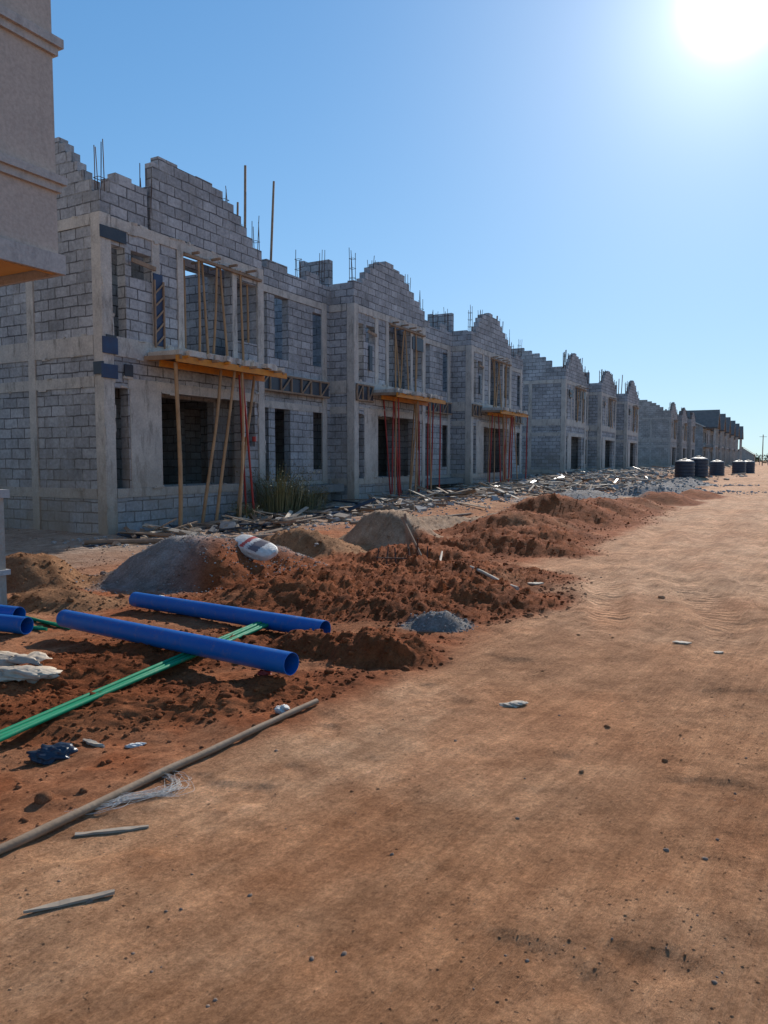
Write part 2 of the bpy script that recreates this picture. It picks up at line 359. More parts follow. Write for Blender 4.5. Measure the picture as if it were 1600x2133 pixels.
wv=nd(nt,'ShaderNodeTexWave',wave_type='BANDS',bands_direction='X'); wv.inputs['Scale'].default_value=2.6; wv.inputs['Distortion'].default_value=.8; wv.inputs['Detail'].default_value=4; wv.inputs['Detail Roughness'].default_value=.7
nt.links.new(wd_.outputs[0],wv.inputs['Vector'])
mu=nd(nt,'ShaderNodeMath',operation='MULTIPLY'); nt.links.new(wv.outputs['Fac'],mu.inputs[0]); nt.links.new(at.outputs['Alpha'],mu.inputs[1])
mu2=nd(nt,'ShaderNodeMath',operation='MULTIPLY'); nt.links.new(mu.outputs[0],mu2.inputs[0]); nt.links.new(ramp(nt,noise(nt,pos,2.5,5,.7),.40,.6),mu2.inputs[1])
bump(nt,b,mu2.outputs[0],.55,.028,p)
me.materials.append(m); M_SOIL=m

# ------------------------------------------------------------ rock scatter
import bmesh
def ico(sub):
    bm=bmesh.new(); bmesh.ops.create_icosphere(bm,subdivisions=sub,radius=1)
    v=np.array([p.co[:] for p in bm.verts]); f=np.array([[p.index for p in q.verts] for q in bm.faces]); bm.free(); return v,f
def variants(sub):
    IV,IF=ico(sub); VAR=[]
    for k in range(14):
        d=1+.28*np.array([fbm(IV[:,0]*1+k,IV[:,1]+IV[:,2]*.7,1.6,3,k)]).T*1.4
        VAR.append(IV*d*np.array([1,rng.uniform(.65,1),rng.uniform(.45,.8)]))
    return VAR,IF
VS={1:variants(1),2:variants(2)}
def scatter(name,pts,sizes,mat,col=None,smooth=False,sub=2,sink=.2):
    VAR,IF=VS[sub]
    V=[];Fc=[];CL=[];o=0
    zs=terrain(pts[:,0],pts[:,1])
    for i,(x,y) in enumerate(pts):
        v=VAR[i%14]*sizes[i]; a=rng.uniform(0,6.28); ca_,sa=math.cos(a),math.sin(a)
        R=np.array([[ca_,-sa,0],[sa,ca_,0],[0,0,1]]); v=v@R.T+np.array([x,y,zs[i]+sizes[i]*sink])
        V.append(v);Fc.append(IF+o);o+=len(v)
        if col is not None: CL.append(np.tile(np.append(col[i],0),(len(v),1)))
    V=np.concatenate(V);Fc=np.concatenate(Fc)
    me=bpy.data.meshes.new(name); me.vertices.add(len(V)); me.vertices.foreach_set('co',V.astype(np.float32).ravel())
    me.loops.add(len(Fc)*3); me.loops.foreach_set('vertex_index',Fc.astype(np.int32).ravel()); me.polygons.add(len(Fc))
    me.polygons.foreach_set('loop_start',np.arange(0,len(Fc)*3,3,dtype=np.int32)); me.polygons.foreach_set('loop_total',np.full(len(Fc),3,dtype=np.int32))
    me.polygons.foreach_set('use_smooth',np.full(len(Fc),smooth,dtype=bool)); me.update()
    if col is not None:
        c_=me.color_attributes.new('soil','FLOAT_COLOR','POINT'); c_.data.foreach_set('color',np.concatenate(CL).astype(np.float32).ravel())
    me.materials.append(mat); return link(bpy.data.objects.new(name,me))
P=[]
while len(P)<12000:
    n=4000; y=rng.uniform(2.8,24,n)**1.0; x=rng.uniform(-.55,.45,n)*y
    xb=np.interp(y,XBZ,XBX); acc=np.zeros(n)
    acc=np.where(x<xb,.13,0.006)
    for b_ in BL:
        if b_[7] in 'rb': acc=np.maximum(acc,.85*(blobw(x,y,b_)<1.18))
        elif b_[7]=='g': acc=np.where(blobw(x,y,b_)<1.,.03,acc)
    acc=acc*np.clip(9/y,0,1.3)
    k=rng.random(n)<acc
    P+=list(zip(x[k],y[k]))
P=np.array(P[:12000]); S=.004+.017*rng.random(len(P))**3+.0030*P[:,1]/10; S=np.where(rng.random(len(P))<.022,S*2.4,S)
_,cc,_=terrain(P[:,0],P[:,1],True); cc=cc*rng.uniform(.75,1.1,(len(P),1))
scatter('dirt_clods',P,S,M_SOIL,cc,True,2,.1)
n=36000; y=1.4+11*rng.random(n)**1.6; x=rng.uniform(-.6,.6,n)*y; cl=fbm(x,y,1.1,4,55)
pp=np.stack([x,y],1)[(x>np.interp(y,XBZ,XBX)-.3)&(cl+rng.uniform(-.45,.45,n)>.05)]
_,cc,_=terrain(pp[:,0],pp[:,1],True); cc=np.clip(cc*rng.uniform(.85,1.2,(len(pp),1)),0,.9)
scatter('soil_crumbs',pp,.0012+.0055*rng.random(len(pp))**5+.0003*pp[:,1],M_SOIL,cc,True,1,-.1)
n=200; y=1.6+10*rng.random(n)**1.3; x=rng.uniform(-.55,.55,n)*y
pp=np.stack([x,y],1); k=(x>np.interp(y,XBZ,XBX)-.4); pp=pp[k]
scatter('gravel_pebbles',pp,.0035+.012*rng.random(len(pp))**3,M_PEB,None,True,2,.0)
P=[];
for b_ in BL:
    if b_[7]=='g' and b_[1]<50:
        for _ in range((600 if b_[1]<30 else 350) if b_[2]>.5 else 160):
            a=random.uniform(0,6.28); r=math.sqrt(random.random())*1.15
            P.append((b_[0]+math.cos(a)*r*b_[2],b_[1]+math.sin(a)*r*b_[3]))
P=np.array(P); scatter('gravel_stones',P,.004+.007*rng.random(len(P))**2+.0006*P[:,1]+np.where(P[:,1]>30,.08*rng.random(len(P))**3,0),M_RUB,None,True,1)

# ------------------------------------------------------------ unfinished houses
def house(s0,kind,idx,blk=M_BLOCK,conc=M_CONC,lod=0):
    e=empty('unfinished_block_house',W(s0,0,0),ANG)
    R=random.Random(idx*13+5); j=lambda a:R.uniform(-a,a)
    L=9.9; m=MB()
    first=kind=='first'
    pk=8.25+j(.12)
    if first: prof=[(0,6.95),(.24,7.25),(.42,7.42),(.85,7.34),(1.27,6.5),(1.36,7.45),(1.45,7.98),(1.62,8.16),(2.2,8.1),(2.8,8.12),(3.35,8.05),(3.72,7.85),(4.12,7.65),(4.4,7.43),(4.62,7.22),(4.86,7.0),(5.22,None)]
    else: prof=[(0,7.2+j(.1)),(.55,7.42+j(.03)),(.8+j(.08),7.65),(1.05+j(.05),7.87),(1.35+j(.08),8.05),(1.65,pk),(2.1,pk+.12),(2.7+j(.2),pk),(3.15,8.1),(3.55+j(.12),7.87),(3.95+j(.1),7.65),(4.35+j(.1),7.4),(4.8,7.15),(5.22,None)]
    ops=[(.25,.62,.95,3.05),(1.57,4.3,.95,3.05),(4.55,4.85,1.9,3.05),(.25,.62,4.1,5.95),(.78,1.35,5.4,5.95),(2.3,4.0,4.1,6.28),(4.2,5.0,4.55,6.05)]
    m.wall('x',prof,ops,0,.23,-.6,blk)
    if kind=='first': pr=[(.23,7.2),(.45,7.42),(.62,7.62),(.8,7.85),(.98,8.06),(1.15,8.2),(1.9,8.4),(2.3,8.6),(3.2,8.82),(4.2,9.0),(5.2,8.6),(6.2,8.1),(7.4,7.6),(9,None)]
    elif kind=='gap': pr=[(.23,7.3),(.9,7.7),(1.3,7.95),(1.7,8.2),(2.2,8.4),(2.7,8.6),(3.6,8.8),(5.2,8.4),(6.5,7.7),(9,None)]
    else: pr=[(.23,7.18),(.93,7.95+j(.1)),(1.9,8.1+j(.1)),(2.1,7.5),(3.3,7.8),(4.5,8.2),(5.5,7.6),(9,None)]
    m.wall('y',pr,[],0,.23,-.6,blk)
    m.wall('y',[(.23,6.75),(.9,None)],[],4.99,5.22,-.6,blk)
    m.wall('x',[(.23,6.9),(2.0,6.5),(5.22,6.7),(5.6,7.0),(6.6,7.2+j(.08)),(7.6,7.05),(8.6,7.28+j(.1)),(9.3,7.1),(9.9,None)],
       [(2.0,4.4,4.1,6.28),(1.6,4.3,.95,3.05),(6.25,6.62,.95,3.05),(6.92,7.68,.8,3.05),(8.9,9.72,1.25,3.05),(6.2,6.6,4.2,6.3),(6.95,7.62,4.5,6.3),(8.9,9.72,4.5,6.15)],.9,1.13,-.6,blk)
    m.wall('x',[(.23,7.3),(3,7.5),(4.8,7.3),(5.3,6.6),(7,6.8),(9.9,None)],[(1,1.9,.95,3.05),(5.5,6.5,.95,3.05),(2.9,3.8,4.0,6.1),(7,8,4.0,6.1)],4.4,4.63,.5,blk)
    m.wall('x',[(.23,6.5),(9.9,None)],[(1,2.4,4.8,6.1),(6,7.5,4.8,6.1)],8.77,9,-.6,blk)
    m.wall('y',[(1.13,6.6),(4.4,None)],[(2,2.8,.8,3.0)],5.0,5.22,.5,blk)
    if kind=='last': m.wall('y',[(1.13,7.0),(2.2,7.5),(3.6,7.9),(5,8.2),(6.4,7.6),(8.77,None)],[],9.9-.235,9.9-.012,-.6,blk)
    m.build('block_walls',e,(R.uniform(0,9),0))
    m=MB()
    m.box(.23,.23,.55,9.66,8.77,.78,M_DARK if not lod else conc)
    m.box(.23,.232,3.74,4.99,.898,3.98,conc); m.box(.23,1.13,3.74,9.66,4.4,3.98,conc); m.box(.23,4.63,3.74,9.66,8.77,3.98,conc)
    def band(x0,x1,z0,z1,p=.022,t=0): m.box(x0,t-p,z0,x1,t-.002+.01,z1,conc)
    band(.26,5.0,.76,.948); band(.62,4.98,3.052,3.27); band(.26,4.98,3.7,4.098); band(.26,4.98,6.285,6.5,.026)
    band(5.24,9.64,.76,.9,t=.9); band(5.24,9.64,3.052,3.25,t=.9); band(5.24,9.64,3.7,4.06,t=.9,p=.1); band(5.24,9.64,6.305,6.5,t=.9)
    for x0,x1,t in ((-.002,.235,0),(4.99,5.24,0),(5.5,5.72,.9),(9.4,9.66,.9)):
        m.box(x0,t-.034,-.5,x1,t+.02,6.52,conc)
    band(.66,1.55,.952,3.05,.018); band(1.36,1.58,4.102,6.28,.02); band(2.12,2.3,4.102,6.28,.03)
    m.box(4.02,-.02,4.1,4.18,.1,6.28,conc)
    def sband(t0,t1,z0,z1,p=.022): m.box(-p,t0,z0,.01,t1,z1,conc)
    for z0,z1 in ((.74,.95),(3.05,3.27),(3.7,4.1),(6.3,6.52)):
        if kind in('first','gap') :
            for a,b_ in ((.27,2.1),(2.32,5.4),(5.62,8.9)): sband(a,b_,z0,z1)
        else: sband(.27,.9,z0,z1)
    m.box(-.034,-.03,-.5,.012,.24,6.52,conc)
    if kind in('first','gap'):
        for t in (2.1,5.4): m.box(-.03,t,-.4,.01,t+.22,6.5,conc)
    for k in range(60 if not lod else 0):
        x=R.uniform(.3,5); z=R.choice((.95,3.05,3.27,3.7,4.1,6.29,6.5)); w=R.uniform(.04,.3)
        m.obox(Vector((x,-.018,z+R.uniform(-.02,.02))),(w,R.uniform(.02,.05),R.uniform(.02,.07)),None,conc,.015)
    for k in range(40 if kind=='first' else 0):
        y_=R.uniform(.3,6); z=R.choice((.95,3.05,3.27,3.7,4.1,6.3,6.5)); w=R.uniform(.04,.3)
        m.obox(Vector((-.016,y_,z+R.uniform(-.02,.02))),(R.uniform(.02,.045),w,R.uniform(.02,.07)),None,conc,.015)
    for k in range(22 if not lod else 0):
        z=R.uniform(.4,6.4); x=R.choice((0,.235,4.99,5.24)); m.obox(Vector((x,-.02,z)),(R.uniform(.02,.05),.035,R.uniform(.05,.3)),None,conc,.014)
    m.build('concrete_frame',e)
    m=MB()
    if not lod:
        zc=3.74
        nseg=22
        for k in range(nseg):
            a0=1.15+k*3.6/nseg; a1=a0+3.6/nseg-.003; ex=R.uniform(-.14,.06); 
            m.obox(Vector(((a0+a1)/2,(-1.0+ex)/2-.03,zc+.07+R.uniform(-.01,.02))),((a1-a0),.95-ex,.1+R.uniform(0,.05)),None,conc,.016)
        m.beam((1.0,-1.02,zc-.07),(4.85,-1.02,zc-.07),.05,.14,M_YEL); m.beam((1.2,-.35,zc-.11),(4.8,-.35,zc-.11),.05,.14,M_YEL)
        m.beam((1.08,-1.08,zc-.03),(1.05,-.06,zc-.01),.04,.09,M_WOOD)
        for k in range(9):
            a=1.2+k*.44; m.beam((a,-.05,zc-.02+R.uniform(-.004,.004)),(a+j(.06),-1.12+j(.16),zc-.02),.06,.05,M_WOOD if k%3 else M_YEL)
        m.obox(Vector((2.95,-.52,zc+.008)),(3.5,.95,.02),None,M_BLACK)
    m.build('canopy_formwork',e) if m.f else None
    m=MB()
    if first:
        for (a,t,a2,t2,mt,r) in ((1.35,-.7,1.25,-.75,M_BAMB,.05),(2.3,-.45,2.75,-.7,M_BAMB,.042),(2.6,-.6,3.0,-.9,M_BAMB,.04),(3.1,-.9,3.2,-.95,M_BAMB,.036),(3.75,-.85,3.45,-.75,M_RED,.03),(3.6,-.4,4.1,-.6,M_BAMB,.04),(4.1,-.3,3.7,-.45,M_RED,.03)):
            g=.1
            m.pole((a,t,g-.15),(a2,t2,3.62),r,mt,bend=.02 if mt is M_BAMB else .002)
            if mt is M_RED: m.tube([(a,t,2.0),(a*.98+a2*.02,t,2.12)],r*1.6,M_RED)
    elif not lod:
        for k in range(15):
            a=1.4+k*.23+j(.1); t=-.15-.85*R.random(); mt=M_RED if R.random()<.6 else M_BAMB
            m.pole((a,t,.0),(a+j(.4),t+j(.2),3.6),.03,mt,bend=.008)
    for k,a in enumerate((2.45,2.75,3.05,3.4,3.75,4.35,4.75)):
        if lod and (k+idx)%2: continue
        m.pole((a,-.06 if k%3 else .1,4.0),(a+j(.12),-.05 if k%2 else .12,6.28 if k%3 else 6.15),.033,M_BAMB,bend=.012)
    m.beam((2.3,-.06,6.22),(5.1,-.06,6.2),.08,.06,M_WOOD); 
    for k in range(4):
        a=2.6+k*.65; m.beam((a,.6,6.31),(a,-.25+j(.1),6.31),.06,.045,M_WOOD)
    m.beam((.7,-.12,5.72),(1.45,-.03,5.70),.03,.09,M_WOOD)
    m.build('timber_and_steel_props',e)
    m=MB()
    def truss(a0,a1,t,z0,z1,n):
        m.box(a0,t-.02,z0,a1,t,z1,M_BLACK)
        for z in (z0+.03,z1-.03): m.beam((a0,t-.045,z),(a1,t-.045,z),.04,.05,M_WOOD)
        for k in range(n):
            p=a0+(a1-a0)*k/n; q_=a0+(a1-a0)*(k+1)/n
            m.beam((p,t-.045,z0+.04),(p,t-.045,z1-.04),.045,.05,M_WOOD)
            if k%2==0: m.beam((p+.03,t-.055,z0+.05),(q_-.03,t-.055,z1-.05),.03,.045,M_WOOD)
    if first:
        truss(5.9,9.5,.72,3.5,4.02,7)
        m.box(-.05,-.06,6.02,.62,-.036,6.26,M_BLACK); m.box(.04,-.06,3.95,.30,-.036,4.1,M_BLACK)
        m.box(-.06,-.07,3.72,.32,-.036,4.05,M_BLUEP); m.box(-.1,-.075,3.22,.30,-.038,3.5,M_BLUEP); m.box(-.075,-.05,3.3,-.036,.22,3.55,M_BLACK)
        m.box(.5,-.06,3.3,.72,-.03,3.55,M_BLACK)
        m.box(1.36,-.06,4.05,1.62,-.035,5.6,M_BLUEP)
        for a in (1.36,1.62): m.beam((a,-.08,4.0),(a,-.08,5.45),.03,.04,M_WOOD)
        for k in range(5): m.beam((1.37,-.085,4.05+k*.28),(1.61,-.085,4.28+k*.28),.02,.035,M_WOOD)
    elif not lod:
        truss(.05,1.15,-.04,3.45,4.0,3); truss(5.6,9.4,.72,3.5,4.02,8)
        m.box(.9,-.06,4.5,1.1,-.035,5.3,M_BLACK)
    elif idx%2:
        m.box(.9,-.06,5.5,1.7,-.035,5.95,M_BLACK)
    m.box(4.1,-.05,5.6,5.0,-.03,6.05,M_BLACK) if idx%2 else None
    m.build('formwork_panels',e) if m.f else None
    m=MB()
    for (a,t,zb,hh) in ((.1,.1,6.5 if first else 7.2,1.7 if first else 1.1),(1.31,.1,6.5 if first else 7.8,1.45 if first else .5),(5.1,.1,6.5,1.5),(5.6,1.0,6.7,1.4),(9.5,1.0,7.1,1.1),(5.1,4.5,6.4,2.0),(8.3,1.0,6.9,1.0),(3.9,.1,7.5,.8)):
        for dx,dy in ((-.07,-.07),(.07,-.07),(-.07,.07),(.07,.07)):
            m.pole((a+dx,t+dy,zb-.3),(a+dx+j(.07),t+dy+j(.07),zb+hh*R.uniform(.7,1)),.010 if not lod else .022,M_REBAR,n=5,bend=.01,taper=1)
        for k in range(3):
            z=zb+.12+k*.3
            if k*.3>hh-.3: break
            for p,q_ in (((-.08,-.08),(.08,-.08)),((.08,-.08),(.08,.08)),((.08,.08),(-.08,.08)),((-.08,.08),(-.08,-.08))):
                m.beam((a+p[0],t+p[1],z),(a+q_[0],t+q_[1],z),.01,.01,M_REBAR)
    if first:
        m.pole((6.9,2.0,4),(6.95,1.9,10.1),.045,M_WOOD,bend=.006); m.pole((8.2,2.2,4),(8.45,2.0,10.15),.045,M_WOOD,bend=.006)
        m.pole((4.9,.6,6),(4.95,.55,8.25),.035,M_WOOD)
    elif idx in(2,3,5): 
        m.pole((8.6,2.5,4),(8.9,2.5,9.4+j(.4)),.05,M_WOOD); m.pole((9.3,2.5,4),(9.5,2.3,9.5+j(.3)),.05,M_WOOD)
    m.build('rebar_starters',e)
    return e
house(0,'first',0); house(9.9,'mid',1); house(19.8,'last',2)
house(35.2,'gap',3,lod=1); house(45.1,'mid',4,lod=1); house(55.0,'last',5,lod=1)
house(81.3,'gap',6,M_BLOCKD,M_CONCD,1); house(91.2,'far',7,M_BLOCKD,M_CONCD,1); house(101.1,'far',8,M_BLOCKD,M_CONCD,1)

def roofed(s0,L,idx):
    e=empty('roofed_terrace_house',W(s0,0,0),ANG); m=MB()
    m.wall('x',[(0,7),(L,None)],[(1,2,.9,3),(3,5,.9,3),(7,8.2,.9,3),(1,2,4.2,6),(3,5,4.2,6),(7,8.2,4.2,6)],0,.23,-.5,M_BLOCKD)
    m.wall('y',[(.23,7),(9,None)],[(3,4,4.2,6)],0,.23,-.5,M_BLOCKD); m.wall('x',[(.23,7),(L,None)],[],8.8,9,-.5,M_BLOCKD)
    m.wall('y',[(.23,7),(8.8,None)],[],L-.3,L-.05,-.5,M_BLOCKD)
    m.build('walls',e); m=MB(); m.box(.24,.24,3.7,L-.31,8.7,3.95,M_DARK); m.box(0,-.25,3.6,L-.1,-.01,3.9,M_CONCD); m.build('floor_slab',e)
    m=MB()
    zr=9.2; ez=6.85
    for (t0,z0,t1,z1) in ((-.3,ez,4.5,zr),(9.3,ez,4.5,zr)):
        m.face([(-.3,t0,z0),(L-.3,t0,z0),(L-.3,t1,z1),(-.3,t1,z1)],M_ROOF); m.face([(-.3,t0,z0-.18),(L-.3,t0,z0-.18),(L-.3,t1,z1-.18),(-.3,t1,z1-.18)],M_ROOF)
        m.face([(-.3,t0,z0-.18),(L-.3,t0,z0-.18),(L-.3,t0,z0),(-.3,t0,z0)],M_CONC)
        m.face([(-.3,t0,z0-.18),(-.3,t0,z0),(-.3,t1,z1),(-.3,t1,z1-.18)],M_CONC)
    m.face([(0.01,0,7),(0.01,9,7),(0.01,4.5,zr-.2)],M_BLOCKD)
    g0,g1=1.0,5.6; gm=(g0+g1)/2; gz_=9.6
    for a,b_ in ((g0-.4,gm),(g1+.4,gm)):
        m.face([(a,-2.1,6.7),(b_,-2.1,gz_),(b_,4.0,gz_),(a,4.0,6.7)],M_ROOF); m.face([(a,-2.1,6.5),(b_,-2.1,gz_-.2),(b_,4.0,gz_-.2),(a,4.0,6.5)],M_ROOF)
        m.face([(a,-2.102,6.4),(a,-2.102,6.72),(b_,-2.102,gz_+.02),(b_,-2.102,gz_-.3)],M_CONC)
    m.face([(g0,-1.6,6.75),(g1,-1.6,6.75),(gm,-1.6,gz_-.25)],M_CONC)
    for a in (g0,g1-.3): m.box(a,-1.8,0,a+.3,-1.5,6.6,M_CONC)
    m.box(g0+.31,-1.78,3.6,g1-.31,-.3,3.9,M_CONCD)
    m.build('roof_and_gable',e)
for i,s0 in enumerate((117,129,141,155,169,184)): roofed(s0,11.5,i)

# ------------------------------------------------------------ neighbour building top left
e=empty('plastered_building',W(-5.32,-5.49,0),ANG)
m=MB()
m.box(-12,0,3.62,0,9,10.5,M_PLASTER); m.box(-12.0,2.6,-.2,-3.2,8.8,3.6,M_PLASTER)
m.build('plastered_walls',e)
m=MB()
for z0,z1,p in ((3.5,3.70,.05),(4.34,4.42,.04),(4.42,4.50,.08),(5.72,5.80,.04),(5.80,5.89,.08),(7.4,7.5,.1)):
    m.box(-12.1,-p,z0,p,-.002,z1,M_TRIM); m.box(.002,-.001,z0,p,9,z1,M_TRIM)
m.build('ledge_bands',e)
m=MB(); m.box(-11.9,.01,3.585,-.02,8.9,3.615,M_SOFF)
m.box(-11.9,.02,3.50,-.03,.06,3.584,M_SOFF); m.build('soffit',e)
e=empty('concrete_pillar',(-3.90,7.25,0),ANG)
m=MB(); g=gz(-3.9,7.25); m.box(-.12,-.12,g-.2,.12,.12,1.18,M_CONC); m.box(-.16,-.16,1.18,.16,.16,1.26,M_TRIM); m.box(-.15,-.15,.42,.15,.15,.47,M_TRIM); m.build('shaft_and_cap',e)

# ------------------------------------------------------------ pipes
def hollow(name,p,q,r,mat,seg=48,wall_=.006):
    m=MB(); p=Vector(p);q=Vector(q);d=(q-p).normalized(); up=Vector((0,0,1)); a=up.cross(d).normalized(); b_=d.cross(a)
    def ring(c,rr): return [c+(a*math.cos(2*math.pi*k/seg)+b_*math.sin(2*math.pi*k/seg))*rr for k in range(seg)]
    st_=[(p,r)]+[(p.lerp(q,f),r) for f in (.25,.5,.75)]+[(q,r)]
    rs=[ring(c,rr) for c,rr in st_]; ri=[ring(p,r-wall_),ring(q,r-wall_)]
    for i in range(len(rs)-1):
        for k in range(seg): k2=(k+1)%seg; m.face([rs[i][k],rs[i][k2],rs[i+1][k2],rs[i+1][k]],mat,smooth=True)
    for k in range(seg):
        k2=(k+1)%seg
        m.face([ri[0][k2],ri[0][k],ri[1][k],ri[1][k2]],mat)
        m.face([rs[0][k2],rs[0][k],ri[0][k],ri[0][k2]],mat); m.face([rs[-1][k],rs[-1][k2],ri[1][k2],ri[1][k]],mat)
    return m.build(name)
def rest(p,q,r,lift=0):
    n=24; xs_=np.linspace(p[0],q[0],n); ys_=np.linspace(p[1],q[1],n); h=terrain(xs_,ys_)
    f=np.linspace(0,1,n); A=np.stack([1-f,f],1); z,_,_,_=np.linalg.lstsq(A,h,rcond=None)
    ex=np.max(h-A@z)*.6
    return (p[0],p[1],z[0]+ex+r+lift),(q[0],q[1],z[1]+ex+r+lift)
for p,q in (((-2.85,6.55),(-.63,4.98)),((-2.62,7.75),(-.5,6.22)),((-5.2,7.3),(-3.2,6.58)),((-5.4,7.75),(-3.45,6.95))):
    a,b_=rest(p,q,.078); hollow('blue_pipe',a,b_,.078,M_BLUE)
def gpipes(name,p,q,n):
    m=MB(); p=Vector((*p,0));q=Vector((*q,0)); d=(q-p).normalized(); side=Vector((-d.y,d.x,0))
    a,b_=rest(p,q,.0)
    for k in range(n):
        o=side*(k-(n-1)/2)*.031; pts=[]
        ln=.0 if k%2 else .08
        for i in range(9):
            f=i/8; w=Vector((p.x,p.y,a[2])).lerp(Vector((q.x,q.y,b_[2])),f)+o+side*.012*math.sin(5*f+k)+d*ln; w.z+=.015+.006*math.sin(4*f+k*2); pts.append(w)
        m.tube(pts,.0145,M_GREEN,10)
    m.build(name)
gpipes('green_conduit_bundle',(-2.35,3.35),(-1.0,6.75),4)
gpipes('green_conduit_bundle',(-4.3,7.75),(-2.95,6.85),2); gpipes('green_conduit_bundle',(-3.9,6.95),(-3.15,6.75),2)
def gpole(name,pts,r,mat,taper=.8,sub=6):
    m=MB(); P=[]
    for (p,q) in zip(pts[:-1],pts[1:]):
        for i in range(sub): f=i/sub; P.append((p[0]+(q[0]-p[0])*f,p[1]+(q[1]-p[1])*f))
    P.append(pts[-1]); z=terrain(np.array([p[0] for p in P]),np.array([p[1] for p in P])); zs=np.convolve(np.pad(z,3,'edge'),np.ones(7)/7,'valid')
    n=len(P); m.tube([(p[0],p[1],zs[i]+r*.9+.004) for i,p in enumerate(P)],[r*(1-(1-taper)*i/n)*(1.0+.05*math.sin(i*2.1)) for i in range(n)],mat,12); return m.build(name)
gpole('wooden_pole',[(-1.78,2.55),(-1.5,2.93),(-1.1,3.63),(-.78,4.1),(-.43,4.66)],.021,M_POLE)
gpole('wooden_pole',[(1.45,8.0),(1.2,9.0),(.75,10.2),(.9,11.4)],.022,M_PALE)
gpole('wooden_pole',[(-.8,17.5),(1.5,19.5),(2.4,20.5)],.04,M_WOOD)
gpole('wooden_pole',[(-5.5,13.6),(-3.0,14.0),(-2.0,14.7)],.05,M_WOOD)
e=empty('rebar_column_cage',(.28,10.6,gz(.28,10.6))); m=MB()
for x in (-.4,-.25,-.1,.06,.2,.32):
    m.pole((x,random.uniform(-.15,.15),-.1),(x+random.uniform(-.05,.05),random.uniform(-.15,.15),random.uniform(.2,.42)),.014,M_REBAR,6)
m.beam((-.4,0,.12),(.35,0,.10),.015,.015,M_REBAR); m.beam((0.1,.1,.0),(.02,.1,.75),.035,.035,M_WOOD); m.beam((-.02,.1,.7),(.3,-.1,.05),.03,.03,M_WOOD)
m.build('bars',e)

# ------------------------------------------------------------ cement bag
def blob_mesh(name,loc,size,rot,mat,amp=.1,sc=3,seed=0,sub=4,sq=1,extra=None):
    v,f=ico(sub); v=v.copy()
    if sq!=1: v=np.sign(v)*np.abs(v)**sq
    d=fbm(v[:,0]+v[:,2]*.8+seed,v[:,1]-v[:,2]*.6+seed,sc,4,seed,.6)[:,None]
    v=v*(1+amp*d)*np.array(size)
    me=bpy.data.meshes.new(name); me.from_pydata(v.tolist(),[],f.tolist()); me.polygons.foreach_set('use_smooth',[True]*len(f)); me.materials.append(mat)
    if extra: extra(me,v,f)
    o=link(bpy.data.objects.new(name,me)); o.location=loc; o.rotation_euler=rot; return o
def bagx(me,v,f):
    me.materials.append(M_LABEL); me.materials.append(M_LABELR)
    for p in me.polygons:
        c=p.center
        if .02<c.x<.18 and c.z>-.03 and abs(c.y)<.15: p.material_index=1
        elif -.12<c.x<-.05 and c.z>-.03 and abs(c.y)<.15: p.material_index=2
zb=gz(-1.74,9.9)
blob_mesh('cement_bag',(-1.74,9.9,zb+.12),(.36,.18,.09),(.35,.22,-.55),M_WHITE,.07,1.8,3,5,.68,bagx)
def gl(name,x,y,size,mat,amp,rz=0,seed=0):
    return blob_mesh(name,(x,y,gz(x,y)+size[2]*.55),size,(random.uniform(-.1,.1),random.uniform(-.1,.1),rz),mat,amp,2.2,seed,4)
gl('plastic_bag',-2.72,5.55,(.3,.10,.05),M_PALE,1.1,-.5,1); gl('plastic_bag',-2.5,5.05,(.2,.08,.04),M_PALE,1.1,.3,2)
gl('black_plastic_bag',-1.78,3.88,(.09,.06,.04),M_RUBT,.9,.3,4)
gl('plastic_bag',.83,4.68,(.07,.04,.014),M_PALE,.9,.1,5); gl('plastic_bag',-2.45,8.1,(.12,.08,.05),M_WHITE,.9,.3,6)
gl('plastic_bag',-1.38,4.02,(.05,.02,.01),M_WHITE,.8,.3,7); gl('plastic_bag',-.63,4.5,(.04,.03,.025),M_WHITE,.8,.3,8)
gl('plastic_bag',-.83,5.1,(.05,.03,.02),M_RED,.8,.3,9)
def board(name,x,y,L,w,th,rz,mat):
    m=MB(); R=Matrix.Rotation(rz,3,'Z')@Matrix.Rotation(random.uniform(-.03,.03),3,'Y')
    n=8
    top=[];bot=[]
    for i in range(n+1):
        f=i/n-.5; 
        for sg in (-1,1):
            ww=w*(1-abs(f)**2*random.uniform(1.5,4))*random.uniform(.75,1.05)/2
            top.append(R@Vector((f*L,sg*ww,th*random.uniform(.6,1)))); bot.append(R@Vector((f*L,sg*ww,0)))
    z=gz(x,y)+.002; o=Vector((x,y,z))
    top=[o+p for p in top];bot=[o+p for p in bot]
    for i in range(n):
        a=2*i; m.face([top[a],top[a+2],top[a+3],top[a+1]],mat); m.face([bot[a],top[a],top[a+2],bot[a+2]],mat); m.face([bot[a+1],bot[a+3],top[a+3],top[a+1]],mat)
    m.face([bot[0],bot[1],top[1],top[0]],mat); m.face([bot[-2],top[-2],top[-1],bot[-1]],mat)
    return m.build(name)
board('wood_splinter',-1.17,3.1,.30,.03,.012,.25,M_WOODL); board('wood_splinter',-1.12,2.55,.30,.035,.012,.42,M_WOODL)
board('wood_splinter',2.5,6.15,.15,.07,.012,-.3,M_PALE); board('wood_splinter',2.72,5.95,.08,.05,.01,.2,M_PALE)
board('wood_splinter',-1.62,4.05,.2,.03,.02,-.6,M_PALE); board('wood_splinter',1.85,9.0,.2,.12,.015,.2,M_PALE)
m=MB()
def cr(a,b,c,d,t): return .5*((2*b)+(-a+c)*t+(2*a-5*b+4*c-d)*t*t+(-a+3*b-3*c+d)*t**3)
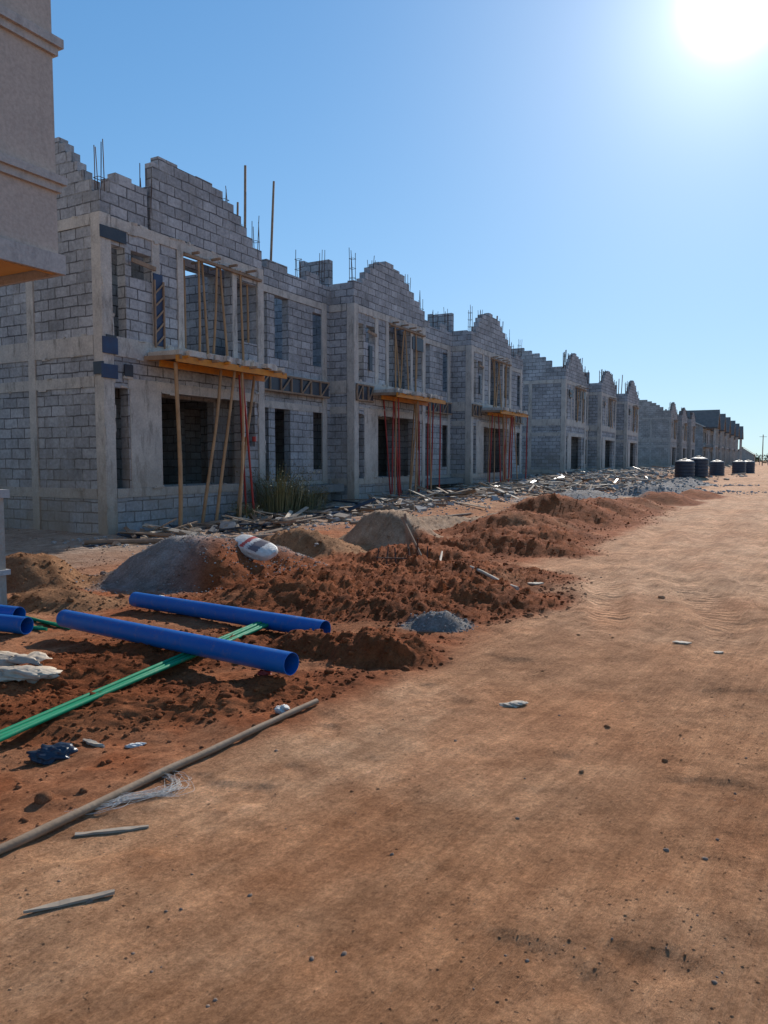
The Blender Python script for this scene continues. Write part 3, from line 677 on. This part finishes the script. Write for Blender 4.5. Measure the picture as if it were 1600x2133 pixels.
base=[(-1.14,3.66),(-1.06,3.60),(-1.0,3.50),(-1.04,3.42),(-1.16,3.36),(-1.27,3.28),(-1.42,3.22)]
for k in range(60):
    i0=random.randint(0,3); i1=random.randint(i0+2,6); sp=random.choice((.012,.022,.038)); pts=[]
    ctrl=[(p[0]+random.gauss(0,sp),p[1]+random.gauss(0,sp*.7)) for p in base[i0:i1+1]]
    for i in range(len(ctrl)-1):
        for u in range(5):
            f=u/5
            pp_=ctrl[max(i-1,0)],ctrl[i],ctrl[i+1],ctrl[min(i+2,len(ctrl)-1)]
            pts.append((cr(*[p[0] for p in pp_],f),cr(*[p[1] for p in pp_],f)))
    z=terrain(np.array([p[0] for p in pts]),np.array([p[1] for p in pts])); hh=random.uniform(.002,.02)
    m.tube([(p[0],p[1],z[i]+.004+hh*math.sin(math.pi*i/len(pts))) for i,p in enumerate(pts)],.0009,M_WHITE,4,False)
m.build('white_string')

# ------------------------------------------------------------ rubble along the houses
m=MB(); mp_=MB()
def pile(s,t,n,sp,plank=.5,big=1):
    for _ in range(n):
        a=s+random.gauss(0,sp); b_=t+random.gauss(0,sp*.45); b_=min(b_,-.15); p=W(a,b_); z=gz(p.x,p.y)
        rz=random.uniform(0,6.28)
        R=Matrix.Rotation(rz,3,'Z')@Matrix.Rotation(random.gauss(0,.14),3,'Y')@Matrix.Rotation(random.gauss(0,.3),3,'X')
        if random.random()<plank:
            L=random.uniform(.4,1.9)*big; mp_.obox(Vector((p.x,p.y,z+.04+random.random()*.1)),(L,random.uniform(.05,.14),.025),R,random.choice((M_WOOD,M_WOODL,M_WOOD,M_PALE,M_BLACK,M_WOOD)),.006)
        else:
            q_=random.uniform(.06,.34)*big; m.obox(Vector((p.x,p.y,z+.04)),(q_,q_*random.uniform(.4,.8),q_*random.uniform(.3,.6)),R,random.choice((M_RUB,M_CONC,M_RUB,M_CONCD)),.03)
for s,t,n,sp,pl in ((.8,-1.0,28,.8,.7),(2.6,-1.7,55,.9,.65),(4,-1.3,40,.9,.6),(5,-1.2,40,1.2,.45),(7.5,-1.6,60,1.6,.4),(10,-2.2,50,1.5,.3),(12.5,-1.6,60,1.5,.5),(15.5,-2.2,70,1.6,.5),(18,-1.6,80,1.6,.5),(20.5,-2.4,80,2,.45),(24,-2.2,90,2.2,.4),(28,-2.2,90,2.5,.3),(33,-2.5,90,3,.25),(38,-2.8,90,3,.2),(44,-2.8,90,3.5,.15),(52,-3,90,4,.15),(62,-3,80,5,.15),(74,-3,80,6,.15)):
    pile(s,t,n,sp,pl,1 if s<30 else 1.2)
for s,t,n in ((22,-3.8,45),(27,-4.2,60),(31,-4.6,60),(36,-4.6,60),(42,-4.6,50)): pile(s,t,n,1.4,.15,1.35)
m.build('concrete_rubble'); mp_.build('timber_planks_pile')
n=4200; ss=rng.uniform(-2,60,n)*rng.random(n)**.3; tt=-.2-np.abs(rng.normal(0,2.0,n)); px=ORG.x+U.x*ss+N.x*tt; py=ORG.y+U.y*ss+N.y*tt
scatter('rubble_stones',np.stack([px,py],1),.012+.045*rng.random(n)**3+.0006*py,M_RUB,None,False,1)
m=MB()
for k in range(130):
    s=random.uniform(1,40); p=W(s,-.4-abs(random.gauss(0,1.7))); z=gz(p.x,p.y); R=Matrix.Rotation(random.uniform(0,6),3,'Z')@Matrix.Rotation(random.gauss(0,.4),3,'X')
    m.obox(p+Vector((0,0,z+.05)),(random.uniform(.05,.22),random.uniform(.04,.14),.02),R,random.choice((M_WHITE,M_PALE,M_BLUEP,M_WHITE)),.015)
m.build('plastic_litter')
def grass(x,y,n,h,rad):
    m=MB(); z=gz(x,y)
    for _ in range(n):
        a=random.uniform(0,6.28); r=rad*random.random()**.7; bx=x+math.cos(a)*r*.5; by=y+math.sin(a)*r*.5; hh=h*random.uniform(.4,1)
        ln=Vector((math.cos(a),math.sin(a),0))*hh*random.uniform(.1,.55); sd=Vector((-math.sin(a),math.cos(a),0))*random.uniform(.005,.011)
        p0=Vector((bx,by,z-.03)); p1=p0+ln*.35+Vector((0,0,hh*.6)); p2=p0+ln+Vector((0,0,hh*random.uniform(.75,1)))
        m.face([p0-sd,p0+sd,p1+sd*.8,p1-sd*.8],M_DRY); m.face([p1-sd*.8,p1+sd*.8,p2],M_DRY)
        if random.random()<.5:
            for _ in range(6):
                q_=p1.lerp(p2,random.random())+Vector([random.gauss(0,.04) for _ in range(3)]); w=Vector([random.gauss(0,.02) for _ in range(3)])
                m.face([q_,q_+w,q_+Vector((w.y,-w.x,.03))],M_DRY)
    m.build('dry_grass_clump')
grass(-2.75,19.3,420,1.65,1.2); grass(-2.1,20.3,280,1.1,1.0); grass(-3.3,18.0,130,.6,.6)

# ------------------------------------------------------------ water tanks
def tank(x,y,r,h):
    e=empty('water_tank',(x,y,gz(x,y)-.03)); m=MB(); n=28
    prof=[(0,0),(r*.98,0),(r,.05)]
    k=0; z=.08
    while z<h*.78:
        prof+= [(r,z),(r*1.0,z+.14),(r*.955,z+.17),(r*.955,z+.2),(r,z+.23)]; z+=.25
    prof+=[(r,h*.8),(r*.9,h*.87),(r*.62,h*.93),(r*.3,h*.95),(r*.3,h),(0,h+.01)]
    for (r0,z0),(r1,z1) in zip(prof[:-1],prof[1:]):
        for k in range(n):
            a=2*math.pi*k/n;b_=2*math.pi*(k+1)/n
            m.face([(r0*math.cos(a),r0*math.sin(a),z0),(r0*math.cos(b_),r0*math.sin(b_),z0),(r1*math.cos(b_),r1*math.sin(b_),z1),(r1*math.cos(a),r1*math.sin(a),z1)],M_TANK)
    m.build('ribbed_body',e)
for x,y in ((22.8,56.5),(24.4,57.8),(33.5,75),(40,84),(43,88)): tank(x,y,.72,1.6)
# ------------------------------------------------------------ distance
e=empty('site_hut',(102,212,0),ANG); m=MB(); m.box(-4,-3,-.2,4,3,3,M_CONCD)
for sg in (-1,1): m.face([(-4.5,sg*3.6,2.7),(4.5,sg*3.6,2.7),(4.5,0,5.2),(-4.5,0,5.2)],M_ROOF)
m.face([(-4.05,-3,3),(-4.05,3,3),(-4.05,0,5)],M_CONCD); m.build('walls_and_roof',e)
m=MB(); 
for k in range(60):
    x=96+k*2.6; y=215+k*.3; m.beam((x,y,-.2),(x,y,2.6),.14,.14,M_CONCD)
    if k: m.beam((x-2.6,y-.3,2.2),(x,y,2.2),.05,.05,M_CONCD); m.beam((x-2.6,y-.3,1.2),(x,y,1.2),.05,.05,M_CONCD)
m.build('site_fence')
m=MB(); m.pole((104,205,0),(104,205,8.5),.14,M_WOOD,bend=.002); m.beam((103,205,7.9),(105,205,7.9),.1,.1,M_WOOD); m.build('utility_pole')
m=MB()
for k in range(170):
    y=random.uniform(260,420); x=y*random.uniform(.28,.75); hh=random.uniform(2,4.2)*y/330; r=hh*random.uniform(.6,1.1)
    for _ in range(70):
        a=random.uniform(0,6.28); ph=random.random(); rr=r*math.sqrt(random.random())*(1-.5*ph); c_=Vector((x+math.cos(a)*rr,y+math.sin(a)*rr,hh*ph)); 
        v=[c_+Vector([random.gauss(0,.4) for _ in range(3)]) for _ in range(3)]; m.face(v,M_LEAF)
m.build('distant_trees')

# ------------------------------------------------------------ camera, light, sky
cam=bpy.data.cameras.new('camera'); co_=link(bpy.data.objects.new('camera',cam)); cam.sensor_fit='HORIZONTAL'; cam.sensor_width=36; cam.lens=36*F/1600
cam.clip_end=8000; cam.clip_start=.05; co_.location=(0,0,1.55); co_.rotation_euler=(math.radians(90-4.0),0,0); scene.camera=co_
EL=math.radians(28.4); AZ=math.radians(24.2)
sd=Vector((math.sin(AZ)*math.cos(EL),math.cos(AZ)*math.cos(EL),math.sin(EL)))
sl=bpy.data.lights.new('sun','SUN'); sl.energy=5.0; sl.angle=math.radians(.5); sl.color=(1,.93,.83); so=link(bpy.data.objects.new('sun',sl)); so.rotation_euler=sd.to_track_quat('Z','Y').to_euler()
w=bpy.data.worlds.new('World'); scene.world=w; w.use_nodes=True; nt=w.node_tree; bg=nt.nodes['Background']
sk=nd(nt,'ShaderNodeTexSky',sky_type='NISHITA'); sk.sun_disc=False; sk.sun_elevation=EL; sk.sun_rotation=AZ; sk.dust_density=.15; sk.air_density=1.0; sk.ozone_density=2.2
one=nd(nt,'ShaderNodeVectorMath',operation='MULTIPLY_ADD'); nt.links.new(sk.outputs[0],one.inputs[0]); one.inputs[1].default_value=(.20,.17,.13); one.inputs[2].default_value=(1,1,1)
dv=nd(nt,'ShaderNodeVectorMath',operation='DIVIDE'); nt.links.new(sk.outputs[0],dv.inputs[0]); nt.links.new(one.outputs[0],dv.inputs[1])
hs=nd(nt,'ShaderNodeHueSaturation'); hs.inputs['Saturation'].default_value=1.28; hs.inputs['Value'].default_value=1.0; nt.links.new(dv.outputs[0],hs.inputs['Color'])
gn=nd(nt,'ShaderNodeVectorMath',operation='MULTIPLY'); nt.links.new(hs.outputs[0],gn.inputs[0]); gn.inputs[1].default_value=(1.32,1.58,1.66)
tc=nd(nt,'ShaderNodeTexCoord'); dt=nd(nt,'ShaderNodeVectorMath',operation='DOT_PRODUCT'); nt.links.new(tc.outputs['Generated'],dt.inputs[0]); dt.inputs[1].default_value=sd
mx=nd(nt,'ShaderNodeMath',operation='MAXIMUM'); nt.links.new(dt.outputs['Value'],mx.inputs[0]); mx.inputs[1].default_value=0
tot=gn.outputs[0]
for n_,a in ((2200,34.0),(220,2.8),(34,1.1)):
    pw=nd(nt,'ShaderNodeMath',operation='POWER'); nt.links.new(mx.outputs[0],pw.inputs[0]); pw.inputs[1].default_value=n_
    cm=nd(nt,'ShaderNodeVectorMath',operation='SCALE'); cm.inputs[0].default_value=(1,.98,.95); nt.links.new(pw.outputs[0],cm.inputs['Scale'])
    c2=nd(nt,'ShaderNodeVectorMath',operation='SCALE'); nt.links.new(cm.outputs[0],c2.inputs[0]); c2.inputs['Scale'].default_value=a
    ad=nd(nt,'ShaderNodeVectorMath',operation='ADD'); nt.links.new(tot,ad.inputs[0]); nt.links.new(c2.outputs[0],ad.inputs[1]); tot=ad.outputs[0]
nt.links.new(tot,bg.inputs['Color']); bg.inputs['Strength'].default_value=.145
scene.view_settings.view_transform='Standard'; scene.view_settings.look='None'; scene.view_settings.exposure=0
